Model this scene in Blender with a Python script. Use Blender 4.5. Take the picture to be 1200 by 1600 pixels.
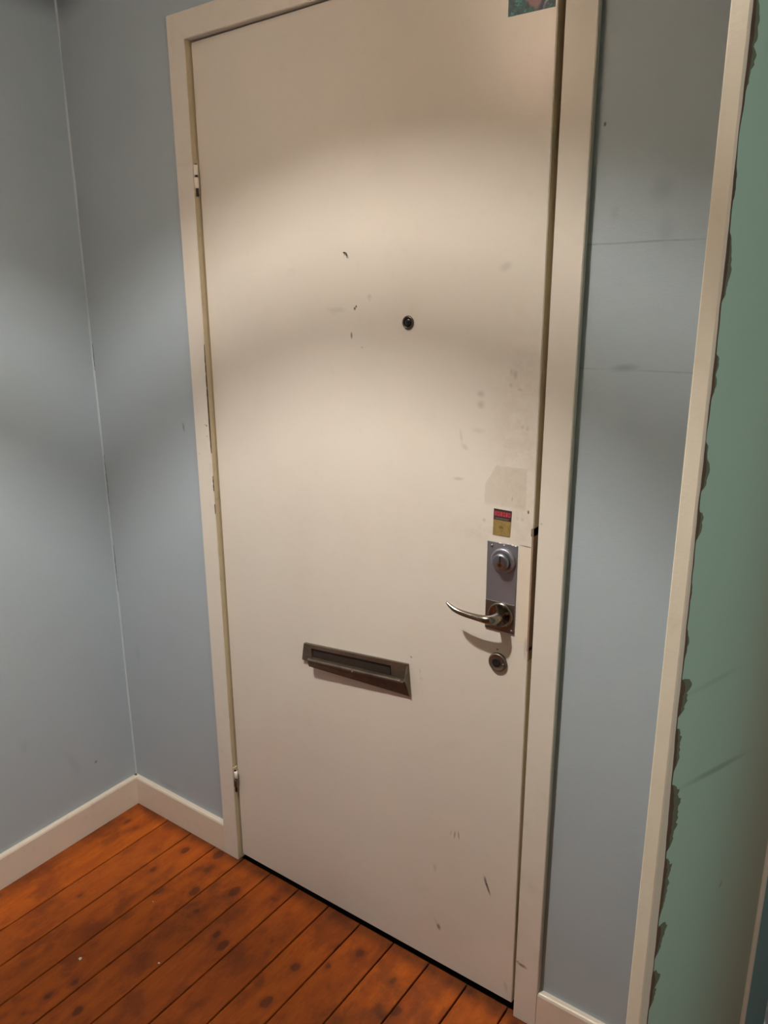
import bpy, bmesh, math, random
from mathutils import Vector, Matrix, noise
random.seed(7)
for o in list(bpy.data.objects): bpy.data.objects.remove(o)
S = bpy.context.scene
COL = S.collection
PI = math.pi

# ------------------------------------------------------------------ camera
CAM = Vector((1.35217, -1.22912, 1.49580)); YAW, PIT, ROL = -0.61170, -0.26860, -0.00460
FPX = 1175.86
d = Vector((math.sin(YAW)*math.cos(PIT), math.cos(YAW)*math.cos(PIT), math.sin(PIT)))
r = d.cross(Vector((0, 0, 1))).normalized(); u = r.cross(d)
R_ = math.cos(ROL)*r + math.sin(ROL)*u; U_ = -math.sin(ROL)*r + math.cos(ROL)*u
cd = bpy.data.cameras.new('camera'); cam = bpy.data.objects.new('camera', cd); COL.objects.link(cam)
M = Matrix((R_, U_, -d)).transposed().to_4x4(); M.translation = CAM; cam.matrix_world = M
cd.sensor_fit = 'VERTICAL'; cd.sensor_height = 24; cd.lens = FPX/1600*24; cd.clip_start = .02
S.camera = cam

# ------------------------------------------------------------------ light, exposure
S.view_settings.view_transform = 'Standard'; S.view_settings.look = 'None'
S.view_settings.gamma = 1; S.view_settings.use_curve_mapping = False
S.view_settings.exposure = 0.0
W_ = bpy.data.worlds.new('world'); S.world = W_; W_.use_nodes = True
W_.node_tree.nodes['Background'].inputs[0].default_value = (.02, .02, .022, 1)
W_.node_tree.nodes['Background'].inputs[1].default_value = 1
LAMP = Vector((.39, -.95, 2.47))          # bulb of the hall pendant
LAMP_POWER = 54
DOWN_POWER = 75           # spot added at the bulb to brighten what lies below
LAMP_COLOR = (1.0, .94, .88)
FILL_POWER = 10.5
FILL_COLOR = (1.0, .965, .92)
fl = bpy.data.lights.new('added_fill_light', 'AREA'); fl.shape = 'RECTANGLE'; fl.size = 1.3; fl.size_y = .6  # unseen fill, added at mid-height on the right to light the green door
fl.energy = FILL_POWER; fl.color = FILL_COLOR
fo = bpy.data.objects.new('added_fill_light', fl); COL.objects.link(fo); fo.location = (2.35, -1.25, 1.50)
fo.rotation_euler = (0, math.pi/2, 0)

# ------------------------------------------------------------------ helpers
def srgb(r, g, b):
    f = lambda c: (c/255/12.92 if c/255 <= .04045 else ((c/255+.055)/1.055)**2.4)
    return (f(r), f(g), f(b), 1)

class NT:
    def __init__(s, name):
        s.m = bpy.data.materials.new(name); s.m.use_nodes = True; s.t = s.m.node_tree
        s.b = s.t.nodes['Principled BSDF']; s.co = None
    def n(s, typ, **k):
        x = s.t.nodes.new(typ)
        for a, v in k.items(): setattr(x, a, v)
        return x
    def l(s, a, b): s.t.links.new(a, b)
    def val(s, sock, v):
        if isinstance(v, (int, float)): sock.default_value = v
        elif isinstance(v, tuple): sock.default_value = v
        else: s.l(v, sock)
    def math(s, op, a, b=0.0, c=None, clamp=False):
        x = s.n('ShaderNodeMath', operation=op, use_clamp=clamp)
        s.val(x.inputs[0], a); s.val(x.inputs[1], b)
        if c is not None: s.val(x.inputs[2], c)
        return x.outputs[0]
    def coord(s):
        if s.co is None:
            tc = s.n('ShaderNodeTexCoord'); sp = s.n('ShaderNodeSeparateXYZ'); s.l(tc.outputs['Object'], sp.inputs[0])
            s.co = (tc.outputs['Object'], sp.outputs[0], sp.outputs[1], sp.outputs[2])
        return s.co
    def noise(s, scale, detail=3, rough=.5, vec=None, stretch=None):
        x = s.n('ShaderNodeTexNoise'); x.inputs['Scale'].default_value = scale
        x.inputs['Detail'].default_value = detail; x.inputs['Roughness'].default_value = rough
        v = vec or s.coord()[0]
        if stretch:
            mp = s.n('ShaderNodeMapping'); mp.inputs['Scale'].default_value = stretch; s.l(v, mp.inputs[0]); v = mp.outputs[0]
        s.l(v, x.inputs['Vector']); return x.outputs['Fac']
    def mix(s, f, a, b):
        x = s.n('ShaderNodeMix', data_type='RGBA'); s.val(x.inputs[0], f); s.val(x.inputs[6], a); s.val(x.inputs[7], b)
        return x.outputs[2]
    def ramp(s, v, lo, hi):
        x = s.n('ShaderNodeMapRange', interpolation_type='SMOOTHSTEP'); s.val(x.inputs[0], v)
        x.inputs[1].default_value = lo; x.inputs[2].default_value = hi; return x.outputs[0]
    def bump(s, h, strength, dist=.001):
        x = s.n('ShaderNodeBump'); x.inputs['Strength'].default_value = strength; x.inputs['Distance'].default_value = dist
        s.l(h, x.inputs['Height']); s.l(x.outputs[0], s.b.inputs['Normal'])
    def ell(s, a, b, ca, cb, ra, rb, ang=0, soft=.5, strength=1.0):
        "mask of an elliptical mark centred (ca,cb) in coordinates a,b"
        da = s.math('SUBTRACT', a, ca); db = s.math('SUBTRACT', b, cb)
        c_, s_ = math.cos(math.radians(ang)), math.sin(math.radians(ang))
        p = s.math('MULTIPLY_ADD', db, s_/ra, s.math('MULTIPLY', da, c_/ra))
        q = s.math('MULTIPLY_ADD', db, c_/rb, s.math('MULTIPLY', da, -s_/rb))
        q2 = s.math('MULTIPLY', q, q); dd = s.math('SQRT', s.math('MULTIPLY_ADD', p, p, q2))
        x = s.n('ShaderNodeMapRange', interpolation_type='SMOOTHSTEP'); s.l(dd, x.inputs[0])
        x.inputs[1].default_value = 1+soft; x.inputs[2].default_value = 1-soft; x.inputs[3].default_value = 0; x.inputs[4].default_value = strength
        return x.outputs[0]

def paint(name, col, rough=.4, marks=(), mcol=(90, 75, 60), grime=.05, peel=.25, axis='xz', spec=.5, dirty=(150, 125, 95)):
    k = NT(name); co, X, Y, Z = k.coord(); A = {'x': X, 'y': Y, 'z': Z}
    n1 = k.noise(2.2, 4, .6); n2 = k.noise(35, 3, .6)
    g = k.math('MULTIPLY', k.ramp(n1, .45, .75), grime*1.6)
    g = k.math('ADD', g, k.math('MULTIPLY', k.ramp(n2, .55, .8), grime))
    c = k.mix(g, srgb(*col), srgb(*dirty))
    if marks:
        brk = k.noise(420, 2, .6); brk = k.math('MULTIPLY_ADD', brk, .9, .45)
        tot = None
        for m in marks:
            e = k.ell(A[axis[0]], A[axis[1]], *m); tot = e if tot is None else k.math('MAXIMUM', tot, e)
        c = k.mix(k.math('MULTIPLY', tot, brk, clamp=True), c, srgb(*mcol))
    k.l(c, k.b.inputs['Base Color'])
    k.val(k.b.inputs['Roughness'], k.math('MULTIPLY_ADD', n2, .12, rough-.06))
    k.b.inputs['Specular IOR Level'].default_value = spec
    k.bump(k.math('ADD', k.noise(260, 2, .5), k.math('MULTIPLY', k.noise(28, 2, .5), 1.6)), peel, .0008)
    return k.m

def metal(name, col, rough=.3, met=1.0, streak=.15, spot=None):
    k = NT(name); n1 = k.noise(60, 3, .6); n2 = k.noise(12, 4, .7)
    c = k.mix(k.math('MULTIPLY', k.ramp(n2, .4, .75), streak*2), srgb(*col), srgb(*[int(v*.55) for v in col]))
    if spot: c = k.mix(k.ramp(k.noise(150, 3, .6), .58, .68), c, srgb(*spot))
    k.l(c, k.b.inputs['Base Color']); k.b.inputs['Metallic'].default_value = met
    k.val(k.b.inputs['Roughness'], k.math('MULTIPLY_ADD', n1, .25, rough-.08)); k.bump(n1, .08, .0004)
    return k.m

def obj(name, bm, mat, parent=None, smooth=False, kind=None, label=None):
    me = bpy.data.meshes.new(name); bmesh.ops.recalc_face_normals(bm, faces=bm.faces); bm.to_mesh(me); bm.free()
    for m in (mat if isinstance(mat, (list, tuple)) else [mat]): me.materials.append(m)
    if smooth:
        for p in me.polygons: p.use_smooth = True
    o = bpy.data.objects.new(name, me); COL.objects.link(o)
    if parent:
        o.parent = parent
        w = Vector((0, 0, 0)); q = parent
        while q: w += q.location; q = q.parent
        o.location = -w                       # meshes are modelled at their real place
    if kind: o['kind'] = kind
    if label: o['label'] = label
    return o
def empty(name, loc, **k):
    o = bpy.data.objects.new(name, None); o.location = loc; COL.objects.link(o); o.empty_display_size = .05
    for a, v in k.items(): o[a] = v
    return o
def box(bm, x0, x1, y0, y1, z0, z1, mtx=None):
    vs = [bm.verts.new((x, y, z)) for x in (x0, x1) for y in (y0, y1) for z in (z0, z1)]
    fs = [(0, 1, 3, 2), (4, 6, 7, 5), (0, 4, 5, 1), (2, 3, 7, 6), (0, 2, 6, 4), (1, 5, 7, 3)]
    fc = [bm.faces.new([vs[i] for i in f]) for f in fs]
    if mtx: bmesh.ops.transform(bm, matrix=mtx, verts=vs)
    return vs, fc
def bbox(x0, x1, y0, y1, z0, z1, bev=0, seg=1, mtx=None):
    bm = bmesh.new(); box(bm, x0, x1, y0, y1, z0, z1)
    bmesh.ops.recalc_face_normals(bm, faces=bm.faces)
    if bev: bmesh.ops.bevel(bm, geom=bm.edges[:], offset=bev, segments=seg, affect='EDGES', profile=.5)
    if mtx: bmesh.ops.transform(bm, matrix=mtx, verts=bm.verts)
    return bm
def prism(pts, axis, a, b, bev=0):
    "closed outline pts (2D) swept along axis from a to b; axis x: pts=(y,z); y: (x,z); z: (x,y)"
    bm = bmesh.new()
    f = {'x': lambda p, t: (t, p[0], p[1]), 'y': lambda p, t: (p[0], t, p[1]), 'z': lambda p, t: (p[0], p[1], t)}[axis]
    v0 = [bm.verts.new(f(p, a)) for p in pts]; v1 = [bm.verts.new(f(p, b)) for p in pts]
    bm.faces.new(v0); bm.faces.new(v1[::-1]); n = len(pts)
    for i in range(n): bm.faces.new((v0[i], v0[(i+1) % n], v1[(i+1) % n], v1[i]))
    bmesh.ops.recalc_face_normals(bm, faces=bm.faces)
    if bev: bmesh.ops.bevel(bm, geom=bm.edges[:], offset=bev, segments=2, affect='EDGES', profile=.5)
    return bm
def lathe(prof, c, n=40, axis='y', caps=True):
    "profile of (radius, offset towards the room) turned about the door normal through c"
    bm = bmesh.new(); rings = []
    for (rr, h) in prof:
        ring = []
        for i in range(n):
            a = 2*PI*i/n
            if axis == 'y': ring.append(bm.verts.new((c[0]+rr*math.cos(a), c[1]-h, c[2]+rr*math.sin(a))))
            else: ring.append(bm.verts.new((c[0]+rr*math.cos(a), c[1]+rr*math.sin(a), c[2]+h)))
        rings.append(ring)
    for A, B in zip(rings, rings[1:]):
        for i in range(n): bm.faces.new((A[i], A[(i+1) % n], B[(i+1) % n], B[i]))
    for rg, rr in ((rings[0], prof[0][0]), (rings[-1], prof[-1][0])):
        if caps and rr > 1e-5: bm.faces.new(rg)
    bmesh.ops.remove_doubles(bm, verts=bm.verts, dist=1e-6)
    return bm
def sweep(path, secs, n=14):
    "tube along path; secs = (half width, half height) at each point"
    bm = bmesh.new(); rings = []; N = len(path)
    P = [Vector(p) for p in path]
    for i in range(N):
        t = (P[min(i+1, N-1)]-P[max(i-1, 0)]).normalized()
        up = Vector((0, 0, 1)); sd = t.cross(up)
        if sd.length < 1e-3: sd = Vector((1, 0, 0))
        sd.normalize(); up = sd.cross(t).normalized()
        rings.append([bm.verts.new(P[i]+sd*secs[i][0]*math.cos(2*PI*k/n)+up*secs[i][1]*math.sin(2*PI*k/n)) for k in range(n)])
    for A, B in zip(rings, rings[1:]):
        for k in range(n): bm.faces.new((A[k], A[(k+1) % n], B[(k+1) % n], B[k]))
    bm.faces.new(rings[0]); bm.faces.new(rings[-1][::-1]); return bm

# ------------------------------------------------------------------ dimensions
XJ = .8556              # back of the right jamb board
XL = -.4555            # left wall
XR = 3.40; YB = -4.60; ZC = 2.62
DW, DH = .8256, 2.031  # entrance door leaf
CW = .0519             # casing width
CF = -.015             # casing face
BH, BT = .0937, .014   # baseboard
def dy(x, z): return .0009 + x/DW*(.0015 - .0192*z/2.031)    # warped, slightly ajar leaf

# ------------------------------------------------------------------ materials
CREAM = (218, 212, 200)
BLUE = (167, 180, 187)
door_marks = [
    (.3807, 1.4897, .020, .0045, 0, .7, .16), (.372, 1.486, .008, .006, 0, .7, .10), (.4647, 1.5147, .005, .004, 0, .6, .22), (.465, 1.508, .003, .002, 0, .6, .2),
    (.428, 1.4922, .0022, .0026, 0, .5, 1.0), (.4315, 1.496, .0020, .0022, 0, .5, .9), (.4187, 1.4406, .0022, .006, 0, .5, .75),
    (.4445, 1.418, .003, .002, 0, .5, .25), (.7133, 1.3432, .006, .005, 0, .8, .30), (.7138, 1.3237, .006, .006, 0, .8, .30),
    (.674, 1.262, .0025, .012, 10, .7, .18), (.682, 1.243, .007, .004, -30, .7, .22), (.71, 1.276, .012, .004, 0, .8, .14),
    (.6698, 1.1802, .010, .003, 5, .7, .28), (.7551, 1.5609, .010, .006, 20, .8, .22), (.7803, 1.3807, .004, .006, 0, .8, .35),
    (.773, 1.384, .003, .005, 0, .8, .25), (.772, 1.362, .003, .003, 0, .8, .25), (.79, 1.355, .004, .002, 0, .8, .25), (.798, 1.29, .003, .003, 0, .8, .25),
    (.807, 1.288, .002, .003, 0, .8, .25), (.6675, .3856, .0016, .006, -10, .6, .35), (.6772, .3851, .0016, .009, -6, .6, .6), (.6867, .3878, .0018, .009, 6, .6, .55),
    (.7590, .2915, .0024, .020, 22, .5, .95), (.7545, .303, .003, .010, 12, .5, .7), (.6397, .1177, .0045, .007, 20, .7, .7), (.632, .128, .002, .010, 25, .7, .3),
    (.6278, .275, .004, .008, 0, .8, .25), (.8160, 1.137, .0016, .0034, 0, .4, .9), (.783, 1.157, .001, .004, 0, .4, .4),
    (.727, 1.108, .003, .003, 0, .7, .3), (.795, 1.122, .002, .003, 0, .7, .2), (.805, 1.121, .003, .003, 0, .7, .22),
    (.563, .778, .0025, .0025, 0, .5, .5), (.588, .735, .003, .003, 0, .8, .2), (.585, .752, .002, .005, 0, .8, .2),
    (.764, .8515, .0025, .0018, 0, .5, .8), (.812, .05, .004, .012, 10, .7, .25), (.60, .20, .02, .006, 30, .9, .07), (.66, .60, .03, .01, 30, .9, .05),
    (.815, 1.0715, .012, .0010, -2, .5, .8), (.826, 1.065, .0012, .010, 0, .5, .4), (.8272, .90, .0012, .03, 0, .5, .5), (.8225, .868, .003, .02, 0, .6, .35),
]
def door_mat():
    k = NT('door_paint'); co, X, Y, Z = k.coord(); X = k.math('ADD', X, .0022); Z = k.math('ADD', Z, .0032)
    n1 = k.noise(2.5, 4, .6); n2 = k.noise(40, 3, .6)
    g = k.math('ADD', k.math('MULTIPLY', k.ramp(n1, .45, .8), .10), k.math('MULTIPLY', k.ramp(n2, .55, .8), .05))
    c = k.mix(g, srgb(*CREAM), srgb(165, 145, 118))
    # ghost of an older lock plate above the stickers: a slightly greyer area with clipped upper left corner
    wob = k.math('MULTIPLY', k.math('SUBTRACT', k.noise(60, 2), .5), .006)
    gx = k.math('MULTIPLY', k.ramp(k.math('ADD', X, wob), .7255, .7285), k.ramp(X, .8125, .8085))
    gz = k.math('MULTIPLY', k.ramp(Z, 1.136, 1.146), k.ramp(k.math('ADD', Z, wob), 1.2175, 1.2145))
    diag = k.ramp(k.math('SUBTRACT', k.math('ADD', Z, wob), k.math('MULTIPLY', X, 1.7)), -.0560, -.0600)
    gh = k.math('MULTIPLY', k.math('MULTIPLY', gx, gz), diag)
    c = k.mix(k.math('MULTIPLY', gh, .22), c, srgb(160, 148, 120))
    # hand grime round the lock edge
    gr = k.ell(X, Z, .80, 1.24, .05, .20, 0, .95, .20); gr2 = k.ell(X, Z, .72, 1.085, .05, .018, 0, .9, .16)
    gr = k.math('MULTIPLY', k.math('MAXIMUM', gr, gr2), k.ramp(k.noise(55, 4, .7), .3, .7))
    c = k.mix(gr, c, srgb(172, 140, 118))
    # repainted patch between lock plate and door edge
    pa = k.math('MULTIPLY', k.math('MULTIPLY', k.ramp(X, .8025, .8045), k.ramp(X, .8270, .8250)), k.math('MULTIPLY', k.ramp(Z, .878, .882), k.ramp(Z, 1.071, 1.069)))
    c = k.mix(k.math('MULTIPLY', pa, .5), c, srgb(226, 210, 186))
    brk = k.math('MULTIPLY_ADD', k.noise(420, 2, .6), .9, .5); tot = None
    for m in door_marks:
        e = k.ell(X, Z, *(m if m[-1] > .4 else m[:-1]+(m[-1]*.75,))); tot = e if tot is None else k.math('MAXIMUM', tot, e)
    c = k.mix(k.math('MULTIPLY', tot, brk, clamp=True), c, srgb(72, 60, 50))
    k.l(c, k.b.inputs['Base Color'])
    k.val(k.b.inputs['Roughness'], k.math('MULTIPLY_ADD', n2, .08, .21)); k.b.inputs['Specular IOR Level'].default_value = .6
    h = k.math('ADD', k.noise(300, 2, .5), k.math('MULTIPLY', k.noise(30, 2, .5), 2.0))
    h = k.math('ADD', h, k.math('MULTIPLY', gh, 1.0)); h = k.math('ADD', h, k.math('MULTIPLY', pa, 1.5))
    k.bump(h, .22, .0008); return k.m
M_door = door_mat()
M_trim = paint('trim_paint', CREAM, .38, [(.8516, .1459, .010, .0035, -8, .6, .8), (.842, .150, .003, .002, 0, .5, .7), (-.0127, 1.2209, .0022, .0022, 0, .4, .9),
    (-.018, 1.2225, .003, .0015, 0, .4, .4), (-.0145, 1.196, .001, .002, 0, .4, .8), (.843, 1.118, .002, .002, 0, .6, .3), (-.045, 1.15, .001, .002, 0, .4, .6)],
    mcol=(88, 66, 48), grime=.10, dirty=(165, 140, 105))
M_base = paint('baseboard_paint', (218, 207, 190), .36, grime=.14, dirty=(150, 125, 95))
M_edge = paint('door_edge_paint', (228, 218, 196), .5, grime=.2, dirty=(130, 108, 82), peel=.6)
M_reveal = paint('shaded_reveal_paint', (196, 182, 150), .5, grime=.25, dirty=(130, 108, 80), peel=.5)  # yellowish and darker than the casing: recess shade put into the colour
M_dark = paint('dark_gap', (40, 33, 27), .8)
M_chip = paint('chipped_wood', (84, 66, 50), .8, grime=.4, dirty=(40, 30, 25), peel=.8)
M_ceil = paint('ceiling_paint', (178, 174, 164), .7, peel=.4)

def wall_mat(name, base, side):
    k = NT(name); co, X, Y, Z = k.coord()
    n1 = k.noise(1.6, 4, .6); n2 = k.noise(18, 4, .65)
    c = k.mix(k.math('MULTIPLY', k.ramp(n1, .4, .75), .16), srgb(*base), srgb(base[0]-16, base[1]-12, base[2]-18))
    c = k.mix(k.math('MULTIPLY', k.ramp(n2, .6, .85), .12), c, srgb(base[0]-30, base[1]-30, base[2]-34))
    mk = []
    if side == 'back':
        wz = k.math('MULTIPLY', k.math('SUBTRACT', k.noise(9, 2, .5), .5), .004)
        for z0, st in ((1.587, .30), (1.393, .26)):
            l = k.math('ABSOLUTE', k.math('SUBTRACT', k.math('ADD', Z, wz), z0))
            l = k.math('MULTIPLY', k.ramp(l, .0022, .0006), k.ramp(X, .60, .62))
            mk.append(k.math('MULTIPLY', k.math('MULTIPLY', l, k.ramp(k.noise(14, 3), .25, .6)), st))
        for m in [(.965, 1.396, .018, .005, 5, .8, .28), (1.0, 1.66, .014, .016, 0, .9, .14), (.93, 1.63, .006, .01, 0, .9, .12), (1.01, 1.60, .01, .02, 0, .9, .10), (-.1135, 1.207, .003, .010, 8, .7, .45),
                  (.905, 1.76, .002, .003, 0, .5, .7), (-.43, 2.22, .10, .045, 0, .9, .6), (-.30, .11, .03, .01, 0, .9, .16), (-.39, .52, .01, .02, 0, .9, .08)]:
            mk.append(k.ell(X, Z, *m))
    if side == 'left':
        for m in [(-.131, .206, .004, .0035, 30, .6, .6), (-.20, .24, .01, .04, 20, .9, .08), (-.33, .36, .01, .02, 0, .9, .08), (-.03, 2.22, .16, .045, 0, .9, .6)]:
            mk.append(k.ell(Y, Z, *m))
    if mk:
        t = mk[0]
        for e in mk[1:]: t = k.math('MAXIMUM', t, e)
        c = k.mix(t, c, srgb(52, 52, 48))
    k.l(c, k.b.inputs['Base Color']); k.b.inputs['Specular IOR Level'].default_value = .35
    k.val(k.b.inputs['Roughness'], k.math('MULTIPLY_ADD', n2, .1, .46))
    k.bump(k.math('ADD', k.noise(320, 3, .6), k.math('MULTIPLY', k.noise(30, 3, .5), 3)), .30, .0009); return k.m
M_blue = wall_mat('blue_wall_paint', BLUE, 'back')
M_blueL = wall_mat('blue_left_wall_paint', BLUE, 'left')
M_blueO = wall_mat('blue_other_wall_paint', BLUE, 'other')

def wood_mat():
    k = NT('orange_pine'); tc = k.n('ShaderNodeTexCoord'); oi = k.n('ShaderNodeObjectInfo')
    ofs = k.n('ShaderNodeVectorMath', operation='MULTIPLY_ADD'); k.l(oi.outputs['Random'], ofs.inputs[0])
    ofs.inputs[1].default_value = (3.1, 11.7, 5.3); k.l(tc.outputs['Object'], ofs.inputs[2]); v = ofs.outputs[0]
    sp = k.n('ShaderNodeSeparateXYZ'); k.l(tc.outputs['Object'], sp.inputs[0])
    g1 = k.noise(7, 5, .65, v, (5, 1.0, 1)); g2 = k.noise(70, 4, .7, v, (4, .8, 1)); blot = k.noise(11, 4, .62, v, (1.3, .8, 1))
    base = k.mix(k.ramp(g1, .3, .7), srgb(190, 95, 14), srgb(164, 76, 10))
    base = k.mix(k.math('MULTIPLY', k.ramp(g2, .40, .75), .30), base, srgb(118, 56, 20))
    base = k.mix(k.math('MULTIPLY', k.ramp(blot, .47, .66), .60), base, srgb(106, 46, 14))
    base = k.mix(k.math('MULTIPLY', k.math('ABSOLUTE', k.math('SUBTRACT', oi.outputs['Random'], .5)), .5), base, srgb(136, 62, 18))
    # knots of two sizes
    for sc, off, thr, amp in (((14, 9, 1), 0, .42, .32), ((30, 21, 1), 7.7, .66, .9)):
        vo = k.n('ShaderNodeTexVoronoi'); vo.inputs['Scale'].default_value = 1
        wv = k.n('ShaderNodeMapping'); wv.inputs['Scale'].default_value = sc; wv.inputs['Location'].default_value = (off, off, 0); k.l(v, wv.inputs[0])
        nn = k.n('ShaderNodeTexNoise'); nn.inputs['Scale'].default_value = 38; k.l(v, nn.inputs['Vector'])
        ad = k.n('ShaderNodeMix', data_type='VECTOR'); ad.inputs[0].default_value = .24; k.l(wv.outputs[0], ad.inputs[4]); k.l(nn.outputs['Color'], ad.inputs[5])
        k.l(ad.outputs[1], vo.inputs['Vector'])
        wn = k.n('ShaderNodeTexWhiteNoise', noise_dimensions='3D'); k.l(vo.outputs['Position'], wn.inputs[0])
        size = k.math('MULTIPLY', k.math('MAXIMUM', k.math('SUBTRACT', wn.outputs['Value'], thr), 0.0), amp)
        q = k.math('SUBTRACT', vo.outputs['Distance'], size); has = k.math('GREATER_THAN', size, .02)
        kn = k.math('MULTIPLY', k.ramp(q, .05, -.05), has); halo = k.math('MULTIPLY', k.ramp(q, .25, .0), has)
        base = k.mix(k.math('MULTIPLY', halo, .35), base, srgb(112, 48, 18)); base = k.mix(k.math('MULTIPLY', kn, .58), base, srgb(66, 28, 16))
    # worn dirt; along the skirting and the sill, dirt with contact shadow painted in
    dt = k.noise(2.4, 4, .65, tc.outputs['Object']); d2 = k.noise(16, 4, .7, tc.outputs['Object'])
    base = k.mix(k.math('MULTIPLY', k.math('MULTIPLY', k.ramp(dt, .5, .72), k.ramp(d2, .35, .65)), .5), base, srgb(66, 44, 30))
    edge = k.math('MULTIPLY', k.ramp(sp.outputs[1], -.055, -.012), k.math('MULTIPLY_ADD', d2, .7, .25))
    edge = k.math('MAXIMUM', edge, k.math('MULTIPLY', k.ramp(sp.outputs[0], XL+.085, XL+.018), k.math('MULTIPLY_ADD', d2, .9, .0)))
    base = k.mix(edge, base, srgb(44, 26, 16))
    k.l(base, k.b.inputs['Base Color']); k.b.inputs['Specular IOR Level'].default_value = .35
    k.val(k.b.inputs['Roughness'], k.math('MULTIPLY_ADD', d2, .3, .36))
    k.bump(k.math('ADD', g2, k.math('MULTIPLY', kn, -.5)), .25, .001); return k.m
M_wood = wood_mat()

def green_mat():
    k = NT('green_door_paint'); tc = k.n('ShaderNodeTexCoord'); sp = k.n('ShaderNodeSeparateXYZ'); k.l(tc.outputs['Object'], sp.inputs[0])
    U, Z = sp.outputs[0], sp.outputs[2]; k.co = (tc.outputs['Object'], sp.outputs[0], sp.outputs[1], sp.outputs[2])
    c = k.mix(k.math('MULTIPLY', k.ramp(k.noise(3, 4, .6), .4, .75), .3), srgb(150, 180, 162), srgb(138, 168, 150))
    c = k.mix(k.math('MULTIPLY', k.ramp(k.noise(30, 3, .6), .6, .8), .10), c, srgb(80, 100, 84))
    # warm shade towards the bead, painted into the green
    c = k.mix(k.math('MULTIPLY', k.ramp(U, .10, .36), .55), c, srgb(140, 118, 88))
    for m in [(.135, .996, .082, .0035, -14, .7, .32), (.09, 1.12, .06, .003, -8, .8, .14), (.20, .80, .006, .004, 0, .7, .3), (.24, 1.25, .01, .004, 0, .8, .2)]:
        c = k.mix(k.ell(U, Z, *m), c, srgb(62, 76, 56))
    k.l(c, k.b.inputs['Base Color']); k.b.inputs['Roughness'].default_value = .62; k.b.inputs['Specular IOR Level'].default_value = .25
    k.bump(k.noise(200, 3, .6), .25, .0008); return k.m
M_green = green_mat()
M_teal = paint('teal_panel_paint', (104, 138, 136), .5, [(.405, .62, .010, .010, 0, .6, .9), (.402, .48, .008, .014, 0, .6, .9), (.404, .36, .007, .009, 0, .6, .9), (.41, .75, .009, .02, 0, .6, .8), (.40, .25, .006, .02, 0, .6, .8)], mcol=(48, 50, 34), peel=.3)
M_edgecream = paint('leaf_edge_cream', (200, 194, 174), .55, grime=.15, dirty=(170, 145, 105))

M_steel = metal('brushed_steel', (150, 150, 156), .34)
M_chrome = metal('worn_chrome', (148, 138, 126), .20)
M_plate = metal('grey_steel_plate', (158, 158, 166), .44, .85, .12)
M_bronze = metal('brown_bronze', (92, 78, 66), .42, .35, .3)
M_rust = metal('brown_lock_steel', (158, 136, 116), .5, .2, .25)
M_bronzel = metal('worn_bronze_rim', (128, 116, 102), .36, .8, .3)
M_brass = metal('old_brass', (150, 105, 60), .35)
M_black = metal('dark_recess', (26, 22, 20), .6, .2)
M_recess = metal('brown_slot_inside', (58, 46, 38), .6, .2)
M_dull = metal('dull_steel', (110, 102, 92), .38, .9)

# ------------------------------------------------------------------ floor: separate boards over a dark subfloor
fl_root = obj('floor', bbox(XL-.1, XR+.1, YB-.1, .14, -.06, -.022), M_dark, kind='structure')
bw = .1018
seams = [XL-.05]
x = -.3010
while x < XR+.1: seams.append(x); x += bw
for i, (a, b) in enumerate(zip(seams, seams[1:])):
    joints = [YB-.05, .0005]
    jy = random.uniform(-2.4, -1.35)
    joints.insert(1, jy)
    for y0, y1 in zip(joints, joints[1:]):
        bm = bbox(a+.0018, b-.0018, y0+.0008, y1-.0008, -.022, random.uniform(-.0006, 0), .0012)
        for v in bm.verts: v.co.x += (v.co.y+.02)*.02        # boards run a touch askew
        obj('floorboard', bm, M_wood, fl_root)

# ------------------------------------------------------------------ walls, ceiling
def walls():
    bm = bmesh.new()
    box(bm, XL-.12, -.018, 0, .12, 0, ZC); box(bm, XJ, XR+.12, 0, .12, 0, ZC); box(bm, -.018, XJ, 0, .12, DH+.018, ZC)
    wb = obj('wall_back', bm, M_blue, kind='structure')
    # thin ridge of filler down the corner
    bm = bmesh.new(); rows = []
    for i in range(120):
        z = BH+.001 + i*(ZC-BH-.002)/119; w = .0031+.0030*noise.noise(Vector((0, 0, z*7))); o = .0012*noise.noise(Vector((5, 0, z*4)))
        rows.append([bm.verts.new((XL+max(.0008, w+o), 0, z)), bm.verts.new((XL+w*.62, -w*.62, z)), bm.verts.new((XL, -max(.0008, w-o), z))])
    for A, B in zip(rows, rows[1:]):
        for k in (0, 1): bm.faces.new((A[k], A[k+1], B[k+1], B[k]))
    kf = paint('corner_filler_paint', (178, 192, 196), .5, grime=.3, dirty=(150, 160, 164))
    obj('corner_filler', bm, kf, wb)
    # hairline cracks in the filler
    for z0, z1 in ((1.33, 1.40), (.96, 1.10), (.70, .84)):
        pts = []; n = 14
        for i in range(n):
            z = z0+(z1-z0)*i/(n-1); pts.append((XL+.0045+.0018*noise.noise(Vector((1, 2, z*30))), -.0006, z))
        obj('hairline_crack', sweep(pts, [(.0005*math.sin(PI*(i+.3)/n)+.0002, .0006) for i in range(n)], 5), M_dark, wb)
    obj('wall_left', bbox(XL-.12, XL, YB-.12, 0, 0, ZC), M_blueL, kind='structure')
    obj('wall_right', bbox(XR, XR+.12, YB-.12, 0, 0, ZC), M_blueO, kind='structure')
    obj('wall_front', bbox(XL, XR, YB-.12, YB, 0, ZC), M_blueO, kind='structure')
    obj('ceiling', bbox(XL-.12, XR+.12, YB-.12, .12, ZC, ZC+.08), M_ceil, kind='structure')
walls()

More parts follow.
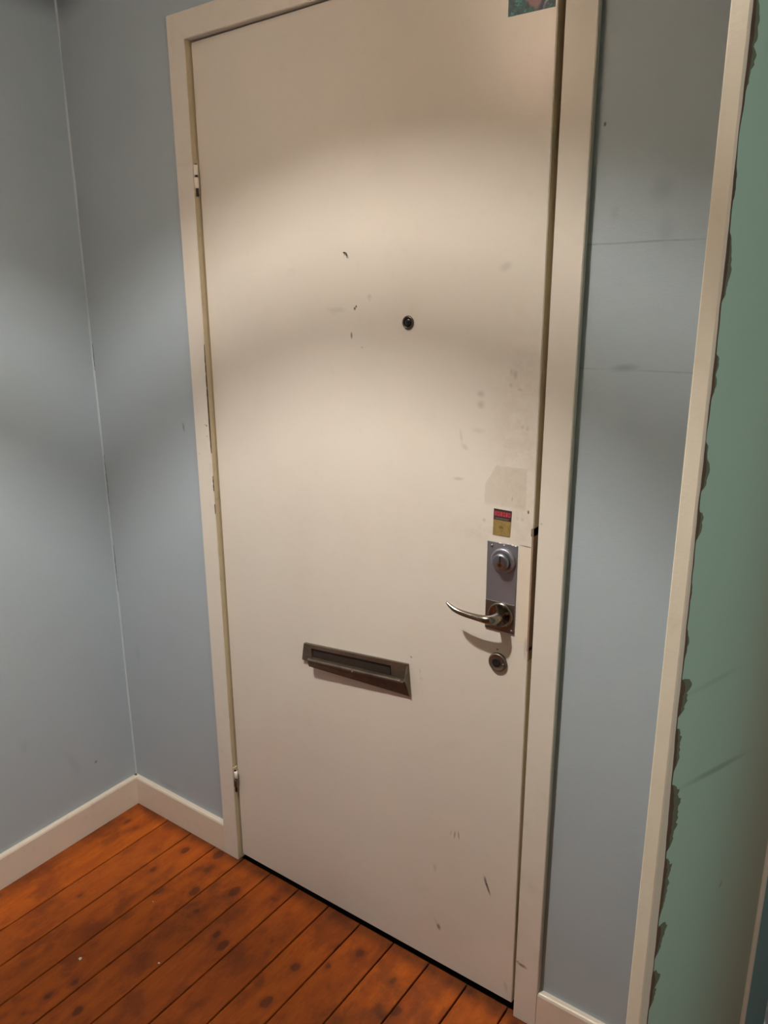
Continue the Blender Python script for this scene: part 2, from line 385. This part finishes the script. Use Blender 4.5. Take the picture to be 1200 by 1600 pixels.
# baseboards: rounded top lip
def bprof(s=1):
    return [(0, 0), (-BT, 0), (-BT, BH-.006), (-BT+.002, BH-.0015), (-BT+.005, BH), (0, BH)]
obj('baseboard_back', prism([(a, z) for a, z in bprof()], 'x', XL+.0, -.003-CW), M_base, kind='structure')
obj('baseboard_back', prism([(a, z) for a, z in bprof()], 'x', .8376+CW, XR), M_base, kind='structure')
obj('baseboard_left', prism([(XL-a, z) for a, z in bprof()], 'y', YB, -BT*.2), M_base, kind='structure')

# ------------------------------------------------------------------ casing and jamb of the entrance door
tr = empty('trim_1', (DW/2, 0, 0), kind='structure')
xi0, xi1, xo0, xo1, zi, zo = -.003, .8376, -.003-CW, .8376+CW, DH, DH+CW
def casing(pts):
    bm = bmesh.new(); v0 = [bm.verts.new((a, CF, z)) for a, z in pts]; v1 = [bm.verts.new((a, 0, z)) for a, z in pts]
    bm.faces.new(v0); bm.faces.new(v1[::-1])
    for i in range(4): bm.faces.new((v0[i], v0[(i+1) % 4], v1[(i+1) % 4], v1[i]))
    bmesh.ops.recalc_face_normals(bm, faces=bm.faces)
    bmesh.ops.bevel(bm, geom=bm.edges[:], offset=.0012, segments=2, affect='EDGES')
    for f in bm.faces:
        c_ = f.calc_center_median()
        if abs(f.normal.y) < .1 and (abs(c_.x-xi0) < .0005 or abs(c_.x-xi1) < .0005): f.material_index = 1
    return bm
g = .0002
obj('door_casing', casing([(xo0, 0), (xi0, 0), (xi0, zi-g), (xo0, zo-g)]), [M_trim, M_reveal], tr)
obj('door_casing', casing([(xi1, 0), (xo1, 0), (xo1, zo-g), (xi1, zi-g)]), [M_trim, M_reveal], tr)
obj('door_casing', casing([(xi0, zi), (xi1, zi), (xo1, zo), (xo0, zo)]), M_trim, tr)
# jamb boards with stop behind the leaf
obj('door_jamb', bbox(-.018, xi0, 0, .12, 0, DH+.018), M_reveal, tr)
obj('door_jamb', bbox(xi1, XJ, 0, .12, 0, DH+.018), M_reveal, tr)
obj('door_jamb', bbox(xi0, xi1, 0, .12, DH+.0, DH+.018), M_trim, tr)
bm = bmesh.new(); box(bm, xi0, .014, .0465, .12, 0, DH); box(bm, DW-.010, xi1, .0465, .12, 0, DH); box(bm, .014, DW-.010, .0465, .12, DH-.014, DH)
obj('door_stop', bm, M_dark, tr)
obj('threshold', bbox(xi0, xi1, .02, .12, 0, .008, .002), M_chip, tr)
# paint flaked off along the left reveal
for z0, z1, w in ((1.155, 1.410, .0022), (1.062, 1.100, .0013), (1.005, 1.03, .0009)):
    bm = bmesh.new(); n = 46; L = []; Rr = []
    for i in range(n+1):
        z = z0+(z1-z0)*i/n; e = math.sin(PI*i/n)**.4
        wob = noise.noise(Vector((3, 1, z*130)))
        a = max(.0001, (w+.0016*wob)*e*(1.25-.5*i/n)); c_ = .0012*noise.noise(Vector((7, 1, z*60)))
        L.append(bm.verts.new((xi0-a*.9+c_*.4, CF-.0003, z))); Rr.append(bm.verts.new((xi0+.00035, CF+.0006+a*.6, z)))
    for i in range(n):
        cme = [bm.verts.new((xi0+.0003, CF-.0003, z0+(z1-z0)*t/n)) for t in (i, i+1)]
        bm.faces.new((L[i], L[i+1], cme[1], cme[0])); bm.faces.new((cme[0], cme[1], Rr[i+1], Rr[i]))
    obj('paint_chip', bm, M_chip, tr)

# ------------------------------------------------------------------ entrance door
dr = empty('door_1', (DW/2, 0, 0), kind='structure')
dr['label'] = 'cream painted flush entrance door with steel lever handle, tilted letter flap and peephole'
def leaf():
    bm = bmesh.new(); nx, nz = 24, 56; z0, z1 = .012, DH-.003; T = .040
    F = [[bm.verts.new((DW*i/nx, dy(DW*i/nx, z0+(z1-z0)*j/nz), z0+(z1-z0)*j/nz)) for j in range(nz+1)] for i in range(nx+1)]
    B = [[bm.verts.new((v.co.x*.998+.0008, v.co.y+T, v.co.z)) for v in row] for row in F]
    for i in range(nx):
        for j in range(nz):
            bm.faces.new((F[i][j], F[i+1][j], F[i+1][j+1], F[i][j+1])); bm.faces.new((B[i][j], B[i][j+1], B[i+1][j+1], B[i+1][j]))
    for i in range(nx):
        bm.faces.new((F[i][0], B[i][0], B[i+1][0], F[i+1][0])); bm.faces.new((F[i][nz], F[i+1][nz], B[i+1][nz], B[i][nz]))
    for j in range(nz):
        bm.faces.new((F[0][j], F[0][j+1], B[0][j+1], B[0][j]))
        f = bm.faces.new((F[nx][j], B[nx][j], B[nx][j+1], F[nx][j+1])); f.material_index = 1
    bmesh.ops.recalc_face_normals(bm, faces=bm.faces)
    es = [e for e in bm.edges if len(e.link_faces) == 2 and e.calc_face_angle(0) > .8]
    bmesh.ops.bevel(bm, geom=es, offset=.0012, segments=2, affect='EDGES')
    return obj('door_leaf', bm, [M_door, M_edge], dr)
leaf()
def thin(name, pts, mat, t=.0004, parent=dr, label=None):
    "flat print lying on the leaf: front face exactly parallel to the leaf at its place"
    bm = bmesh.new(); f = [bm.verts.new((a, dy(a, z)-t-.0002, z)) for a, z in pts]; b = [bm.verts.new((a, dy(a, z)+.0002, z)) for a, z in pts]
    bm.faces.new(f); n = len(pts)
    for i in range(n): bm.faces.new((f[i], f[(i+1) % n], b[(i+1) % n], b[i]))
    return obj(name, bm, mat, parent, label=label)

# hinges in the left gap (painted knuckles)
M_hinge = paint('painted_hinge', (236, 230, 218), .35)
for zc in (1.7665, .2600):
    top = zc > 1
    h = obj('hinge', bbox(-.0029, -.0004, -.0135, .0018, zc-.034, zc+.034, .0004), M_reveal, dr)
    for a, b, m in ((.0035, .0240, M_hinge), (-.0235, -.0015, M_hinge if top else M_dull)):
        off = .0030 if (not top and a > 0) else 0
        bm = lathe([(.0, a), (.0040, a), (.0048, a+.001), (.0048, b-.001), (.0040, b), (0, b)], (.0016+off, -.0098, zc), 20, 'z')
        obj('knuckle', bm, m, h, True)
    obj('pin', lathe([(0, -.040), (.0030, -.040), (.0030, .026), (0, .026)], (.0016, -.0090, zc), 12, 'z'), M_black, h)

# peephole
px, pz = .5530, 1.4635; py = dy(px, pz)
ph = obj('peephole', lathe([(.0128, -.001), (.0128, .0012), (.0118, .0030), (.0102, .0034), (.0092, .0028), (.0082, .0010), (.0082, -.001)], (px, py, pz)), M_dull, dr, True)
obj('lens', lathe([(.0083, .0005), (.0078, .0015), (.005, .0028), (.0025, .0034), (0, .0036)], (px-.0006, py, pz)), metal('peephole_lens', (44, 44, 46), .22, .3), ph, True)

# small bent wire nail stuck in the door
bx, bz = .4062, 1.5926; by = dy(bx, bz)
obj('bent_nail', sweep([(bx-.0035, by+.002, bz+.0015), (bx-.0030, by-.003, bz+.0015), (bx+.0015, by-.0040, bz+.0012), (bx+.0045, by-.004, bz-.0002), (bx+.0050, by-.004, bz-.003), (bx+.0048, by-.003, bz-.009)],
    [(.0014, .0014)]*2+[(.0009, .0009)]*3+[(.0005, .0005)], 8), M_black, dr, label='tiny dark bent nail in the upper door')

# steel escutcheon plate with cylinder
lx0, lx1, lz0, lz1 = .7342, .7963, .8893, 1.0665
def leafmat(x, z, off=0):
    "frame on the leaf: local x right, local y out of the leaf (towards the room is -y)"
    nx_ = Vector((1, dy(x+.5, z)-dy(x-.5, z), 0)).normalized(); nz_ = Vector((0, dy(x, z+.5)-dy(x, z-.5), 1)).normalized()
    ny_ = nz_.cross(nx_).normalized(); m = Matrix((nx_, ny_, nz_)).transposed().to_4x4(); m.translation = (x, dy(x, z)-off, z); return m
cx, cz = (lx0+lx1)/2, (lz0+lz1)/2; hw, hh = (lx1-lx0)/2, (lz1-lz0)/2
lp = obj('lock_plate', bbox(-hw, hw, -.0022, .0005, -hh, hh, .0006, 2, leafmat(cx, cz)), M_plate, dr, label='grey steel lock plate around the cylinder and handle')
# flaked cream paint along the plate's upper edge
k = 0
for ax, az, s in ((.7613, 1.0660, .0030), (.7693, 1.0635, .0022), (.7868, 1.0665, .0032), (.7778, 1.0670, .0018), (.7923, 1.0655, .0022)):
    bm = bmesh.new(); bmesh.ops.create_icosphere(bm, subdivisions=2, radius=1)
    for v in bm.verts: v.co = Vector((v.co.x*s, v.co.y*.0010, v.co.z*s*.6))*(1+.35*noise.noise(v.co*2+Vector((ax*90, 0, 0))))+Vector((ax, dy(ax, az)-.0022, az))
    obj('paint_blob', bm, M_trim, lp, True)
obj('lower_plate', bbox(-hw+.0004, hw-.0004, -.0034, -.0018, -.0295, .0295, .0006, 2, leafmat(cx, lz0+.0298)), metal('lower_plate_steel', (128, 120, 112), .36, .95), lp)
for sx, sz in ((lx1-.005, lz0+.006), (lx0+.006, lz0+.006), (lx0+.010, lz1-.008)):
    s = lathe([(.0026, .0025), (.0026, .0038), (.0018, .0045), (0, .0047)], (sx, dy(sx, sz), sz), 18); obj('screw', s, M_steel, lp, True)
# upper cylinder: wide ring with a raised round thumb turn set off to the left
kx, kz = .7690, 1.0335; ky = dy(kx, kz)
cy = obj('cylinder_ring', lathe([(.0245, .0015), (.0245, .0060), (.0232, .0080), (.0200, .0088), (.0190, .0082), (0, .0082)], (kx, ky, kz)), M_plate, dr, True)
kn = obj('cylinder_knob', lathe([(.0165, .008), (.0165, .0165), (.0155, .0185), (.0130, .0192), (0, .0192)], (kx, ky, kz)), M_steel, cy, True)
obj('keyway', lathe([(.0052, .0188), (.0052, .0202), (.0040, .0206), (0, .0204)], (kx, ky, kz-.003), 24), M_brass, cy, True)
obj('key_slot', bbox(kx-.0007, kx+.0007, ky-.0212, ky-.019, kz-.007, kz+.001), M_black, cy)
obj('turn_rib', bbox(-.0016, .0016, -.0232, -.018, -.0006, .0140, .0006, 2, leafmat(kx, kz)), M_steel, cy)

# lever handle
rx, rz = .7680, .9235; ry = dy(rx, rz)
dh = empty('door_handle', (rx-DW/2, ry, rz)); dh.parent = dr
obj('rose', lathe([(.0255, .002), (.0258, .0062), (.0248, .0084), (.0225, .0094), (.0205, .0086), (.0190, .0060), (.0100, .0052), (0, .0052)], (rx, ry, rz), 56), M_chrome, dh, True)
for a in range(4):
    an = a*PI/2+.45; q = Matrix.Translation((rx, ry-.0068, rz)) @ Matrix.Rotation(-an, 4, 'Y')
    obj('rose_spoke', bbox(.0085, .0200, -.0014, .0016, -.0022, .0022, .0006, 2, q), M_chrome, dh, True)
# neck and lever in one continuous casting
path = [(rx, ry-.004, rz), (rx, ry-.016, rz), (rx, ry-.028, rz+.0004), (rx-.0015, ry-.037, rz+.001), (rx-.006, ry-.0425, rz+.002), (rx-.013, ry-.0448, rz+.0025),
        (rx-.024, ry-.0448, rz+.0022), (rx-.036, ry-.0445, rz+.0022), (rx-.050, ry-.0445, rz+.0026), (rx-.063, ry-.0442, rz+.0036), (rx-.074, ry-.0440, rz+.0055), (rx-.083, ry-.0438, rz+.0085), (rx-.0905, ry-.0435, rz+.0125), (rx-.0960, ry-.0432, rz+.0165), (rx-.0985, ry-.0430, rz+.0187)]
secs = [(.0125, .0125), (.0118, .0118), (.0110, .0110), (.0102, .0100), (.0094, .0088), (.0084, .0078), (.0070, .0068), (.0064, .0062), (.0060, .0060), (.0058, .0058), (.0054, .0054), (.0046, .0048), (.0036, .0038), (.0022, .0022), (.0008, .0008)]
bm = sweep(path, secs, 20)
lv = obj('lever', bm, M_chrome, dh, True)
sb = lv.modifiers.new('smooth', 'SUBSURF'); sb.levels = 1; sb.render_levels = 2

# round thumb-turn rosette below the plate
tx, tz = .7645, .8228; ty = dy(tx, tz)
tb = obj('bolt_rosette', lathe([(.0190, -.001), (.0192, .0040), (.0180, .0062), (.0160, .0066), (.0140, .0052), (.0105, .0046), (0, .0046)], (tx, ty, tz)), M_bronzel, dr, True)
obj('bolt_core', lathe([(.0088, .004), (.0086, .0062), (.0060, .0056), (0, .0050)], (tx-.002, ty, tz), 28), M_black, tb, True)
obj('bolt_screw', lathe([(.0020, .006), (.0018, .0074), (0, .0078)], (tx+.0135, ty, tz-.001), 14), M_steel, tb, True)

# latch faceplate let into the free edge of the leaf
zt_, zb_ = 1.1070, .8450
def edgeplate(z0, z1, y0, y1, xx):
    bm = bmesh.new(); n = 10; vs = []
    for i in range(n+1):
        z = z0+(z1-z0)*i/n; yy = dy(DW, z)
        vs.append([bm.verts.new((a, yy+b, z)) for a, b in ((DW-xx, y0), (DW+.0012, y0), (DW+.0012, y1), (DW-xx, y1))])
    bm.faces.new(vs[0]); bm.faces.new(vs[-1][::-1])
    for A, B in zip(vs, vs[1:]):
        for k in range(4): bm.faces.new((A[k], A[(k+1) % 4], B[(k+1) % 4], B[k]))
    return bm
fp = obj('latch_faceplate', edgeplate(.862, 1.104, -.0010, .030, .0022), M_rust, dr, label='dark brown steel faceplate in the door edge')
obj('latch_lip', edgeplate(.841, .868, -.0006, .030, .0006), M_rust, fp)
obj('latch_top_tab', edgeplate(1.090, 1.104, -.0016, .020, .0040), M_rust, fp)

# letter flap, screwed on slightly crooked
ang = math.atan(.0860)
Q = Matrix.Translation((.2634, dy(.4, .72), .7298)) @ Matrix.Rotation(-ang, 4, 'Y')
L = .2930
ms = empty('mail_slot', (.41-DW/2, dy(.4, .72), .70)); ms.parent = dr; ms['label'] = 'brown metal letter flap mounted at a slight tilt'
def tf(bm): bmesh.ops.transform(bm, matrix=Q, verts=bm.verts); return bm
def frame():
    bm = bmesh.new(); o = [(0, -.0005), (L, .0030), (L, -.046), (-.0112, -.0436)]; i_ = [(.022, -.0095), (L-.045, -.0085), (L-.045, -.042), (.020, -.041)]
    for y in (0,):
        fo_ = [bm.verts.new((a, -.0065, b)) for a, b in o]; fi = [bm.verts.new((a, -.0065, b)) for a, b in i_]
        bo = [bm.verts.new((a, .003, b)) for a, b in o]; bi = [bm.verts.new((a, -.0010, b)) for a, b in i_]
        for k in range(4):
            j = (k+1) % 4
            bm.faces.new((fo_[k], fo_[j], fi[j], fi[k])); bm.faces.new((fo_[k], bo[k], bo[j], fo_[j])); bm.faces.new((fi[k], fi[j], bi[j], bi[k]))
        bm.faces.new(bi)
    return tf(bm)
obj('slot_frame', frame(), M_bronzel, ms)
# sloping cover: rises from the lower edge of the recess to a rounded ridge and falls back to the door
def hood():          # twisted: stands off at the lower left, closes onto the door at the right
    bm = bmesh.new(); rows = []; n = 14
    A = [(-.0015, -.0330), (-.0165, -.0290), (-.0215, -.0288), (-.0232, -.0318), (-.0225, -.0345), (-.0212, -.0460), (-.0200, -.0492), (-.0185, -.0492), (.002, -.0470)]
    B = [(-.0015, -.0340), (-.0165, -.0300), (-.0215, -.0296), (-.0235, -.0326), (-.0222, -.0375), (-.0085, -.0640), (-.0060, -.0712), (-.0045, -.0722), (.002, -.0722)]
    for i in range(n+1):
        t = i/n; u_ = .0215+(L-.003-.0215)*t
        rows.append([bm.verts.new((u_, a[0]+(b[0]-a[0])*t, a[1]+(b[1]-a[1])*t)) for a, b in zip(A, B)])
    for P_, Q_ in zip(rows, rows[1:]):
        for k in range(len(A)): j = (k+1) % len(A); bm.faces.new((P_[k], P_[j], Q_[j], Q_[k]))
    bm.faces.new(rows[0]); bm.faces.new(rows[-1][::-1]); return tf(bm)
obj('slot_hood', hood(), M_bronze, ms)
obj('slot_ridge', tf(prism([(-.0170, -.0282), (-.0225, -.0285), (-.0246, -.0312), (-.0244, -.0335), (-.0225, -.0365), (-.0185, -.0390)], 'x', .0210, L-.012, .0012)), M_bronzel, ms)
obj('slot_opening', tf(bbox(.024, L-.050, -.0030, -.0008, -.033, -.0110)), M_recess, ms)
obj('slot_side', tf(prism([(-.001, .0), (-.0075, -.002), (-.0215, -.031), (-.0070, -.0715), (.002, -.072)], 'x', L-.0028, L+.0002)), M_bronzel, ms)
bm = lathe([(.0022, .0245), (.0020, .0265), (0, .0270)], (0, 0, 0), 14); bmesh.ops.transform(bm, matrix=Q @ Matrix.Translation((.155, .0, -.0330)), verts=bm.verts)
obj('slot_rivet', bm, M_steel, ms, True)

# ------------------------------------------------------------------ stickers
def sticker_mat():
    k = NT('lock_sticker'); co, X, Y, Z = k.coord(); X = k.math('ADD', X, .0023); Z = k.math('ADD', Z, .0036)
    c = k.mix(k.ramp(k.noise(120, 3), .35, .7), srgb(150, 130, 78), srgb(134, 114, 66))
    top = k.math('GREATER_THAN', k.math('ADD', Z, 0.0), 1.1135); c = k.mix(top, c, srgb(66, 50, 46))
    # three red block characters and a thin grey line under them
    for i in range(6):
        x0 = .7492+i*.0056; xa = k.math('MULTIPLY', k.math('GREATER_THAN', X, x0), k.math('LESS_THAN', X, x0+.0044))
        za = k.math('MULTIPLY', k.math('GREATER_THAN', Z, 1.1212), k.math('LESS_THAN', Z, 1.1300)); m = k.math('MULTIPLY', xa, za)
        if i % 2: m = k.math('MULTIPLY', m, k.math('SUBTRACT', 1.0, k.ell(X, Z, x0+.0022, 1.1256, .0009, .0022, 0, .3)))
        c = k.mix(m, c, srgb(178, 62, 76))
    g_ = k.math('MULTIPLY', k.math('MULTIPLY', k.math('GREATER_THAN', Z, 1.1150), k.math('LESS_THAN', Z, 1.1182)), k.math('MULTIPLY', k.math('GREATER_THAN', X, .7505), k.math('LESS_THAN', X, .778)))
    c = k.mix(k.math('MULTIPLY', g_, .6), c, srgb(112, 104, 98))
    w_ = k.math('MULTIPLY', k.math('MULTIPLY', k.math('GREATER_THAN', Z, 1.0982), k.math('LESS_THAN', Z, 1.1018)), k.math('MULTIPLY', k.math('GREATER_THAN', X, .7590), k.math('LESS_THAN', X, .7680)))
    c = k.mix(k.math('MULTIPLY', k.math('MULTIPLY', w_, k.ramp(k.noise(900, 2), .4, .5)), .8), c, srgb(84, 66, 40))
    k.l(c, k.b.inputs['Base Color']); k.b.inputs['Roughness'].default_value = .35; return k.m
thin('lock_sticker', [(.7440, 1.0797), (.7797, 1.0798), (.7816, 1.1305), (.7450, 1.1309)], sticker_mat(), label='small sticker, dark with red lettering above and olive gold below')
def pic_mat():
    k = NT('picture_sticker'); co, X, Y, Z = k.coord()
    n = k.noise(38, 3, .6); w = k.math('MULTIPLY', k.math('SUBTRACT', n, .5), .05)
    c = k.mix(k.ramp(k.noise(70, 4, .7), .35, .65), srgb(36, 104, 108), srgb(30, 62, 74))
    c = k.mix(k.ramp(k.noise(110, 3, .7), .55, .68), c, srgb(58, 148, 142))
    pk = k.ell(k.math('ADD', X, w), Z, .786, 1.972, .026, .040, 12, .15)
    c = k.mix(pk, c, k.mix(k.ramp(n, .4, .65), srgb(150, 118, 122), srgb(128, 106, 112)))
    st = k.ell(X, k.math('ADD', Z, w), .812, 1.955, .006, .034, -32, .3); c = k.mix(st, c, srgb(46, 60, 84))
    st = k.ell(X, k.math('ADD', Z, w), .820, 1.960, .003, .034, -32, .3); c = k.mix(st, c, srgb(128, 140, 160))
    k.l(c, k.b.inputs['Base Color']); k.b.inputs['Roughness'].default_value = .45; return k.m
thin('picture_sticker', [(.7424, 1.9302), (.8218, 1.9292), (.8222, 2.0140), (.7427, 2.0150)], pic_mat(), label='square teal and dusty pink picture sticker at the top of the door')

# ------------------------------------------------------------------ green cupboard door standing open at the right
A2 = Vector((1.2107, -.55, 0)); Bp = Vector((1.2770, -.18, 0)); Ld = (Bp-A2).normalized(); ln = .545
th = .0150; Nf = Vector((Ld.y, -Ld.x, 0))        # room-side face normal (+x, towards the camera)
Qd = Matrix((Ld, -Nf, Vector((0, 0, 1)))).transposed().to_4x4(); Qd.translation = A2
g2 = empty('door_2', (A2.x, A2.y, .02), kind='structure')
g2['label'] = 'green painted door edge with ragged paint line, standing open at right'
def gobj(name, bm, mat, **k):
    o = obj(name, bm, mat, **k); o.parent = g2; o.matrix_local = Matrix.Translation(-g2.location) @ Qd; return o
zb, zt2 = .02, 2.08; ub = (Bp-A2).length
# stile body: local x along leaf, y away from the camera
gobj('door_stile', bbox(0, ub, 0, th, zb, zt2, .0008), M_green)
bm = bmesh.new(); box(bm, ub, ln, .006, th-.001, zb, zt2); gobj('door_panel', bm, M_teal)
# bead between stile and panel: half round
pts = [(ub-.001+.010*(1-math.cos(t))/1.0*.8, -.0045*math.sin(t)) for t in [PI*i/8 for i in range(9)]]+[(ub+.015, .006), (ub-.001, .006)]
gobj('panel_bead', prism(pts, 'z', zb, zt2), M_edgecream)
# cream edge strip, wider and more broken towards the bottom
def interp(t, tab):
    if t <= tab[0][0]: return tab[0][1]
    for (a, va), (b, vb) in zip(tab, tab[1:]):
        if t <= b: return va+(vb-va)*(t-a)/(b-a)
    return tab[-1][1]
def stripw(z):
    w = interp(z, [(0, .018), (.73, .017), (.95, .016), (1.04, .010), (1.14, .007), (1.30, .003), (1.55, .0012), (2.1, .001)])
    return max(.0004, w+.0016*noise.noise(Vector((0, 3, z*14)))+.0010*noise.noise(Vector((2, 3, z*60))))
bm = bmesh.new(); n = 420; rows = []
for i in range(n+1):
    z = zb+(zt2-zb)*i/n
    rows.append([bm.verts.new(p) for p in ((stripw(z), -.0005, z), (-.0006, -.0005, z), (-.0014, .001, z), (-.0014, th-.0008, z), (-.0004, th+.0003, z), (.003, th+.0003, z))])
for A, B in zip(rows, rows[1:]):
    for k in range(5): bm.faces.new((A[k], A[k+1], B[k+1], B[k]))
gobj('edge_strip', bm, M_edgecream)
# patches of bare brown and older dark green along the strip: (top, bottom, width)
BL = [(1.72, 1.652, .015), (1.60, 1.575, .005), (1.550, 1.498, .012), (1.455, 1.418, .012), (1.380, 1.338, .011), (1.318, 1.290, .015), (1.25, 1.235, .004), (1.205, 1.175, .008), (1.152, 1.112, .024),
      (1.100, 1.050, .016), (1.035, .955, .022), (.945, .870, .020), (.860, .818, .026), (.800, .748, .018), (.70, .62, .02), (.58, .50, .015), (.44, .36, .02), (.28, .2, .02), (1.80, 1.76, .01), (1.90, 1.86, .012)]
def blob(z, k_):
    w = 0
    for a, b, q in BL:
        if b < z < a:
            t = (z-b)/(a-b); w = max(w, q*k_*(4*t**(.45+1.3*((a*37) % 1))*(1-t))**.42*(1+.45*noise.noise(Vector((6, a, z*75)))+.35*noise.noise(Vector((2, a, z*230)))))
    return w
M_oldgreen = paint('old_dark_green', (92, 104, 82), .7, grime=.3, dirty=(80, 72, 56), peel=.8)
for nm, mt, k_, base, yy in (('old_paint_patch', M_oldgreen, 1.0, .0010, -.00022), ('bare_brown_edge', M_chip, .33, .0034, -.00034)):
    bm = bmesh.new(); rows = []; n = 900
    for i in range(n+1):
        z = zb+(zt2-zb)*i/n; s0 = stripw(z)
        w = base*(1+.7*noise.noise(Vector((4, 1, z*30))))+blob(z, k_)
        rows.append([bm.verts.new((s0+max(.0004, w), yy, z)), bm.verts.new((.0002, yy, z))])
    for A, B in zip(rows, rows[1:]): bm.faces.new((A[0], A[1], B[1], B[0]))
    gobj(nm, bm, mt)
for zc in (.35, 1.7):
    gobj('hinge', bbox(ln-.035, ln, th, th+.002, zc-.04, zc+.04), M_dull)

# ------------------------------------------------------------------ crumbs on the floor
M_crumb = paint('plaster_crumb', (235, 230, 218), .8)
for i, (a, b, s, lab) in enumerate([(-.071, -.465, .0036, 'largest white plaster crumb on the boards near the left edge'), (.092, -.366, .0022, 'tiny white crumb in a board seam, centre left floor'), (-.075, -.25, .0012, 'faint speck of plaster on the floor nearest the room corner')]):
    bm = bmesh.new(); bmesh.ops.create_icosphere(bm, subdivisions=2, radius=1)
    for v in bm.verts: v.co = Vector((v.co.x*s*1.2, v.co.y*s, v.co.z*s*.5))*(1+.4*noise.noise(v.co*1.7+Vector((i*9, 0, 0))))
    o = obj('plaster_crumb', bm, M_crumb, label=lab); o.location = (a, b, s*.42); o['category'] = 'crumb'; o['group'] = 'white crumbs on the floorboards'

# ------------------------------------------------------------------ hall pendant: opaque drum with one slot ring, bulb inside (above the frame)
pl = empty('pendant_lamp', (LAMP.x, LAMP.y, ZC), label='hall pendant lamp with slotted metal drum shade hanging above the frame', category='lamp')
def shade_mat():
    k = NT('pink_glass_shade'); tb_ = k.n('ShaderNodeBsdfTranslucent'); tb_.inputs[0].default_value = srgb(240, 222, 205)
    df = k.n('ShaderNodeBsdfDiffuse'); df.inputs[0].default_value = srgb(175, 165, 150); mx = k.n('ShaderNodeMixShader'); mx.inputs[0].default_value = .035
    k.l(df.outputs[0], mx.inputs[1]); k.l(tb_.outputs[0], mx.inputs[2]); k.l(mx.outputs[0], k.t.nodes['Material Output'].inputs[0]); return k.m
M_shade = shade_mat()
RS = .22
def band(z0, z1):            # the shade hangs a little crooked, higher on the right
    bm = lathe([(RS, z0), (RS, z1)], LAMP, 72, 'z', False)
    bmesh.ops.rotate(bm, cent=LAMP, matrix=Matrix.Rotation(-math.radians(2.2), 3, 'Y'), verts=bm.verts); return bm
zA, zB, zC_ = -.175, -.213, -.261
obj('shade_drum', band(zA, .10), M_shade, pl, True)
M_ring = shade_mat(); M_ring.name = 'smoked_glass_ring'
_r = M_ring.node_tree; _mo = _r.nodes['Material Output']; _src = _mo.inputs[0].links[0].from_socket
_tr = _r.nodes.new('ShaderNodeBsdfTransparent'); _mm = _r.nodes.new('ShaderNodeMixShader'); _mm.inputs[0].default_value = .24
_r.links.new(_src, _mm.inputs[1]); _r.links.new(_tr.outputs[0], _mm.inputs[2]); _r.links.new(_mm.outputs[0], _mo.inputs[0])
obj('shade_ring', band(zC_, zB), M_ring, pl, True)
for a in (200, 250, 290, 340):
    t = math.radians(a); cxx, cyy = LAMP.x+(RS+.002)*math.cos(t), LAMP.y+(RS+.002)*math.sin(t)
    obj('shade_strut', lathe([(.0012, zC_), (.0012, zA+.02)], (cxx, cyy, LAMP.z), 6, 'z'), M_shade, pl)
obj('socket', lathe([(.0, .03), (.018, .03), (.018, .09), (.008, .10), (0, .10)], LAMP, 24, 'z'), M_dark, pl, True)
obj('cord', lathe([(.003, .10), (.003, ZC-LAMP.z)], LAMP, 8, 'z'), M_dark, pl)
obj('canopy', lathe([(.045, ZC-LAMP.z-.0005), (.045, ZC-LAMP.z-.012), (.02, ZC-LAMP.z-.03), (0, ZC-LAMP.z-.03)], LAMP, 32, 'z'), M_shade, pl, True)
for a in (60, 180, 300):
    t = math.radians(a)
    obj('shade_arm', sweep([LAMP+Vector((.018*math.cos(t), .018*math.sin(t), .08)), LAMP+Vector((RS*math.cos(t), RS*math.sin(t), .10))], [(.0015, .0015)]*2, 6), M_dark, pl)
bl = bpy.data.lights.new('bulb_light', 'POINT'); bl.energy = LAMP_POWER; bl.color = LAMP_COLOR; bl.shadow_soft_size = .024
bo = bpy.data.objects.new('bulb_light', bl); COL.objects.link(bo); bo.parent = pl; bo.location = LAMP-pl.location

sl = bpy.data.lights.new('added_down_spot', 'SPOT'); sl.energy = DOWN_POWER; sl.color = LAMP_COLOR; sl.shadow_soft_size = .024  # added spot, lifts the lower door and walls
sl.spot_size = math.radians(100); sl.spot_blend = .55
so = bpy.data.objects.new('added_down_spot', sl); COL.objects.link(so); so.parent = pl; so.location = LAMP-pl.location
# unseen frosted glass cup, added under the shade for the sheen on the door
cup = (LAMP.x-.02, LAMP.y+.05, 2.085)
M_cup = bpy.data.materials.new('added_pink_frosted_glass'); M_cup.use_nodes = True
_t = M_cup.node_tree; _a = _t.nodes.new('ShaderNodeBsdfTranslucent'); _a.inputs[0].default_value = srgb(255, 215, 205); _t.links.new(_a.outputs[0], _t.nodes['Material Output'].inputs[0])
obj('added_glass_cup', lathe([(.074, .045), (.071, .014), (.058, -.014), (.033, -.032), (0, -.039)], cup, 36, 'z', False), M_cup, pl, True)
obj('added_cup_rod', lathe([(.0015, -.03), (.0015, .38)], cup, 8, 'z'), M_dark, pl)
